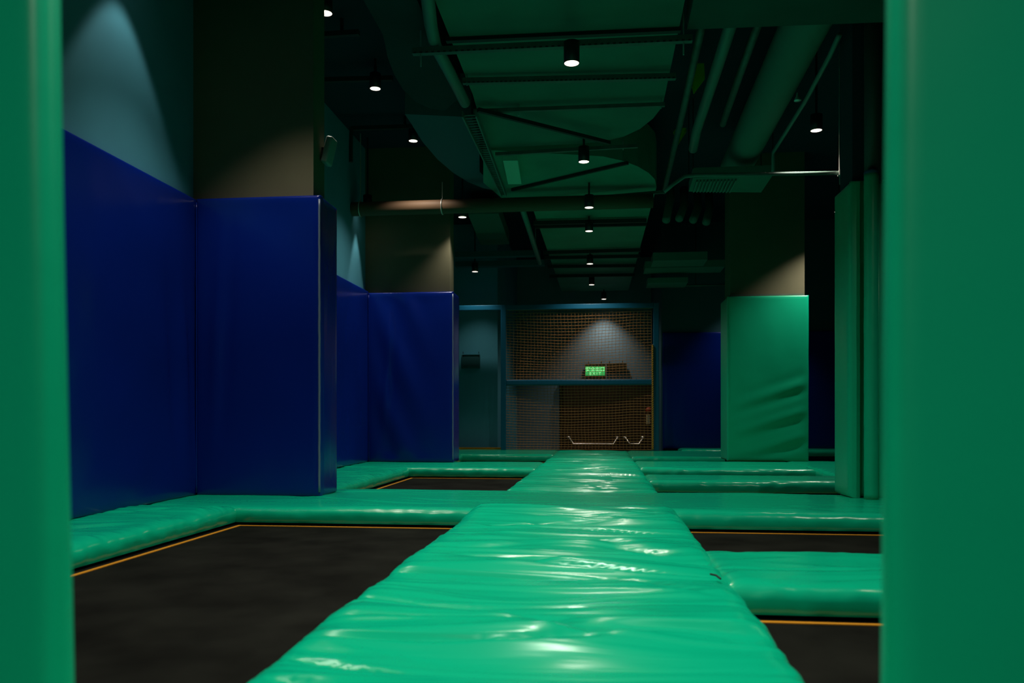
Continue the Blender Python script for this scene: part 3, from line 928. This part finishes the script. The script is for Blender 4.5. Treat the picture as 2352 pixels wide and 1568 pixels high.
# speaker on the side of the near pillar
q = at(755, 345, Y=5.55)
root = thing('wall_speaker', 'small tilted grey speaker on the side of the near pillar', 'speaker', (P1X, 5.55, q.z))
bm = box(P1X + 0.025, P1X + 0.075, 5.50, 5.62, q.z - 0.10, q.z + 0.09, bev=0.015)
bmesh.ops.rotate(bm, verts=bm.verts, cent=(P1X + 0.05, 5.55, q.z), matrix=Matrix.Rotation(math.radians(14), 3, 'Y'))
obj('cabinet', bm, M['grey_plastic'], root, True)
obj('bracket', box(P1X, P1X + 0.04, 5.54, 5.58, q.z - 0.02, q.z + 0.02), M['steel_dark'], root)

# pale box and hook under the second duct
bm = bmesh.new()
p, q = at(1165, 368, Z=DZ - 0.07), at(1176, 422, Z=DZ - 0.07)
add_bar(bm, p + Vector((0.03, 0, 0.03)), q + Vector((0.03, 0, 0.03)), 0.14, 0.07)
tag(obj('junction_box', bm, M['pale_box']), 'pale green box under the edge of the second duct', 'box')
q = at(1191, 240, Z=DZ)
bm = tube([(q.x, q.y, DZ), (q.x, q.y, DZ - 0.06)], 0.006, 6)
rg = at(1191, 258, Y=q.y)
add_tube(bm, [(q.x + 0.013 * math.cos(a_), q.y, rg.z + 0.028 * math.sin(a_)) for a_ in [2 * PI * k / 16 for k in range(17)]], 0.003, 5, False)
tag(obj('hook', bm, M['zinc']), 'small pale hook hanging from the wide overhead duct', 'hook')

# ------------------------------------------------------------------ services beyond the middle duct
pipe([at(1612, 60, Z=3.25), at(1570, 250, Z=3.25), at(1525, 440, Z=3.25)], 0.03, 'steel', 'dark pipe next to the edge of the ducts, beside the yellow tag')
pipe([at(1690, 20, Z=3.2), at(1655, 130, Z=3.2), at(1600, 300, Z=3.2), at(1592, 342, Z=3.2)], 0.045, 'pipe_grey', 'grey-green pipe between the yellow tags and the round duct')
pipe([at(1742, 55, Z=3.3), at(1700, 170, Z=3.3), at(1660, 285, Z=3.3)], 0.03, 'steel', 'thin pipe just beside the round duct')
root = thing('round_duct', 'thick round ribbed duct slanting down beyond the crossing duct', 'duct', tuple(at(1780, 220, Z=3.35)))
pts = [at(1885, -20, Z=3.3), at(1690, 385, Z=3.3)]
bm = bmesh.new()
n = 120
rr2 = 0.17
add_tube(bm, [pts[0].lerp(pts[1], k / n) for k in range(n + 1)] + [pts[1] + (pts[1] - pts[0]).normalized() * 0.05],
         [rr2 * (1.0 if k % 3 else 0.975) for k in range(n + 1)] + [rr2 * 0.7], 28)
obj('duct_body', bm, M['flex'], root, True)
pipe([at(1928, 80, Z=3.1), at(1905, 130, Z=3.1), at(1850, 232, Z=3.1), at(1776, 350, Z=3.1)] + [at(1776, 398, Y=at(1776, 350, Z=3.1).y)], 0.018, 'pipe_grey',
     'thin sprinkler pipe slanting down beside the dark square pillar')
q = at(1832, 230, Z=3.08)
tag(obj('sprinkler_head', lathe([(0.008, 0.06), (0.012, 0.03), (0.03, 0.0), (0.028, -0.006), (0, -0.006)], 16, tuple(q)), M['zinc'], None, True),
    'small metal sprinkler head beside the slanting thin pipe', 'sprinkler')
YR = 7.3
hp = [at(1526, 440, Y=YR), at(1545, 424, Y=YR), at(1572, 405, Y=YR), at(1600, 402, Y=YR), at(1930, 397, Y=YR)]
root = thing('thin_pipe', 'thin pale pipe running level to the dark square pillar', 'pipe', tuple(hp[3]), PIPE)
obj('pipe_run', tube(hp, 0.017, 12), M['pipe_grey'], root, True)
q = at(1929, 397, Y=YR)
cl_ = obj('pipe_clamp', box(q.x - 0.012, q.x + 0.012, YR - 0.03, YR + 0.03, q.z - 0.022, q.z + 0.022), M['zinc'], root)
obj('clamp_rod', tube([(q.x - 0.004, YR, CZ), (q.x - 0.004, YR, q.z), (q.x, YR, q.z - 0.10)], 0.005, 6), M['zinc'], cl_)
lamp_q = Vector((q.x - 0.55, YR - 0.1, 3.15))

# diffuser plate
Zd = 2.95
da, db, dc, dd = at(1592, 408, Z=Zd), at(1775, 402, Z=Zd), at(1748, 442, Z=Zd - 0.08), at(1582, 440, Z=Zd - 0.08)
root = thing('air_diffuser', 'slanted green-tinted louvred air outlet under the round duct', 'air outlet', tuple((da + dc) / 2))
bm = bmesh.new()
lo = [bm.verts.new(p_) for p_ in (da, db, dc, dd)]
hi = [bm.verts.new(p_ + Vector((0, 0, 0.10))) for p_ in (da, db, dc, dd)]
bm.faces.new(lo)
bm.faces.new(hi)
for k in range(4):
    bm.faces.new((lo[k], lo[(k + 1) % 4], hi[(k + 1) % 4], hi[k]))
obj('plate', bm, M['duct'], root)
bm = bmesh.new()
for k in range(12):
    f0 = 0.06 + 0.045 * k
    a_ = da.lerp(db, f0) + Vector((0, 0, -0.012))
    b_ = dd.lerp(dc, f0) + Vector((0, 0, -0.012))
    add_bar(bm, a_.lerp(b_, 0.15), a_.lerp(b_, 0.92), 0.012, 0.02)
obj('louvres', bm, M['pipe_grey'], root)
for c_ in (da, db, dc, dd):
    obj('hanger_rod', tube([c_ + Vector((0, 0, 0.09)), (c_.x, c_.y, CZ)], 0.005, 6), M['steel_dark'], root)

# hoses hanging in the gap and far plates
for k, (xa, ya, xb, yb) in enumerate(((1540, 455, 1530, 506), (1572, 470, 1560, 502), (1603, 478, 1592, 505), (1630, 480, 1622, 510))):
    p, q = at(xa, ya, Y=11.5), at(xb, yb, Y=11.2)
    p.z += 0.0
    pipe([p + Vector((0, 0.1, 0.25)), p, q], 0.055, 'flex', '%s of four stubby hose ends hanging beyond the louvred air outlet' % ['first', 'second', 'third', 'fourth'][k], 14, 'stubby hose ends')
for k, (xa, xb, ya, yb, Y) in enumerate(((1500, 1625, 580, 596, 11.8), (1482, 1665, 600, 612, 12.4), (1488, 1580, 638, 648, 12.8))):
    a_, b_ = at(xa, ya, Y=Y), at(xb, yb, Y=Y)
    bm = box(a_.x, b_.x, Y, Y + 0.5, b_.z, a_.z)
    tag(obj('ceiling_panel', bm, M['flex']),
        ['upper dim green panel hung under the ceiling before the far wall', 'long dim panel directly below the upper green panel', 'lowest short dim panel hung before the far wall'][k], 'panel', 'dim panels hung before the far wall')
q0, q1 = at(1522, 657, Y=13.745), at(1675, 655, Y=13.745)
q1.z = q0.z
q_ = pipe([q0, q1], 0.012, 'pipe_grey', 'very thin pale pipe low across the far dark wall')
e_ = q0.lerp(q1, 0.5)
obj('hanger_rod', tube([e_, (e_.x, e_.y, CZ)], 0.005, 6), M['steel_dark'], q_)
for k, (x, y0, y1, wd) in enumerate(((1602, 140, 214, 17), (1562, 290, 335, 15))):
    c = at(x, y1, Z=3.32)
    Yt = c.y
    tl, tr_ = at(x - wd, y1 - 32, Y=Yt), at(x + wd, y1 - 34, Y=Yt)
    top = at(x, y0, Y=Yt)
    bm = bmesh.new()
    P_ = [Vector((tl.x, Yt, tl.z)), Vector((c.x - 0.03, Yt, c.z)), Vector((tr_.x, Yt, tr_.z)), Vector((tr_.x, Yt + 0.05, top.z)), Vector((tl.x + 0.03, Yt + 0.05, top.z))]
    f_ = [bm.verts.new(p_) for p_ in P_]
    b_ = [bm.verts.new(p_ + Vector((0, 0.02, 0))) for p_ in P_]
    bm.faces.new(f_)
    bm.faces.new(b_)
    for j in range(5):
        bm.faces.new((f_[j], f_[(j + 1) % 5], b_[(j + 1) % 5], b_[j]))
    tag(obj('hanging_tag', bm, M['yellow_tag']), ['bright yellow pointed tag hanging between the dark pipes', 'dimmer yellow tag hanging lower between the dark pipes'][k], 'tag', 'yellow tags between the pipes')
# dark beams by the ceiling of the far wall-side corner
for k, (ya, yb, xa, xb, Y) in enumerate(((578, 586, 1045, 1240, 12.6), (600, 608, 1045, 1250, 13.0))):
    a_, b_ = at(xa, ya, Y=Y), at(xb, yb, Y=Y)
    tag(obj('ceiling_beam', box(a_.x, b_.x, Y, Y + 0.15, b_.z, a_.z), M['wall_dark']),
        ['dark level beam above the small downlight at the end wall, the upper one', 'dark level beam just under the upper one, before the end wall'][k], 'beam', 'dark beams before the end wall')
bm = prism(px_poly([(1075, 492), (1145, 490), (1170, 560), (1105, 565)], 3.4), 3.4, 3.6)
tag(obj('ceiling_panel', bm, M['flex']), 'dim panel hung above the small downlights by the farther pillar', 'panel')
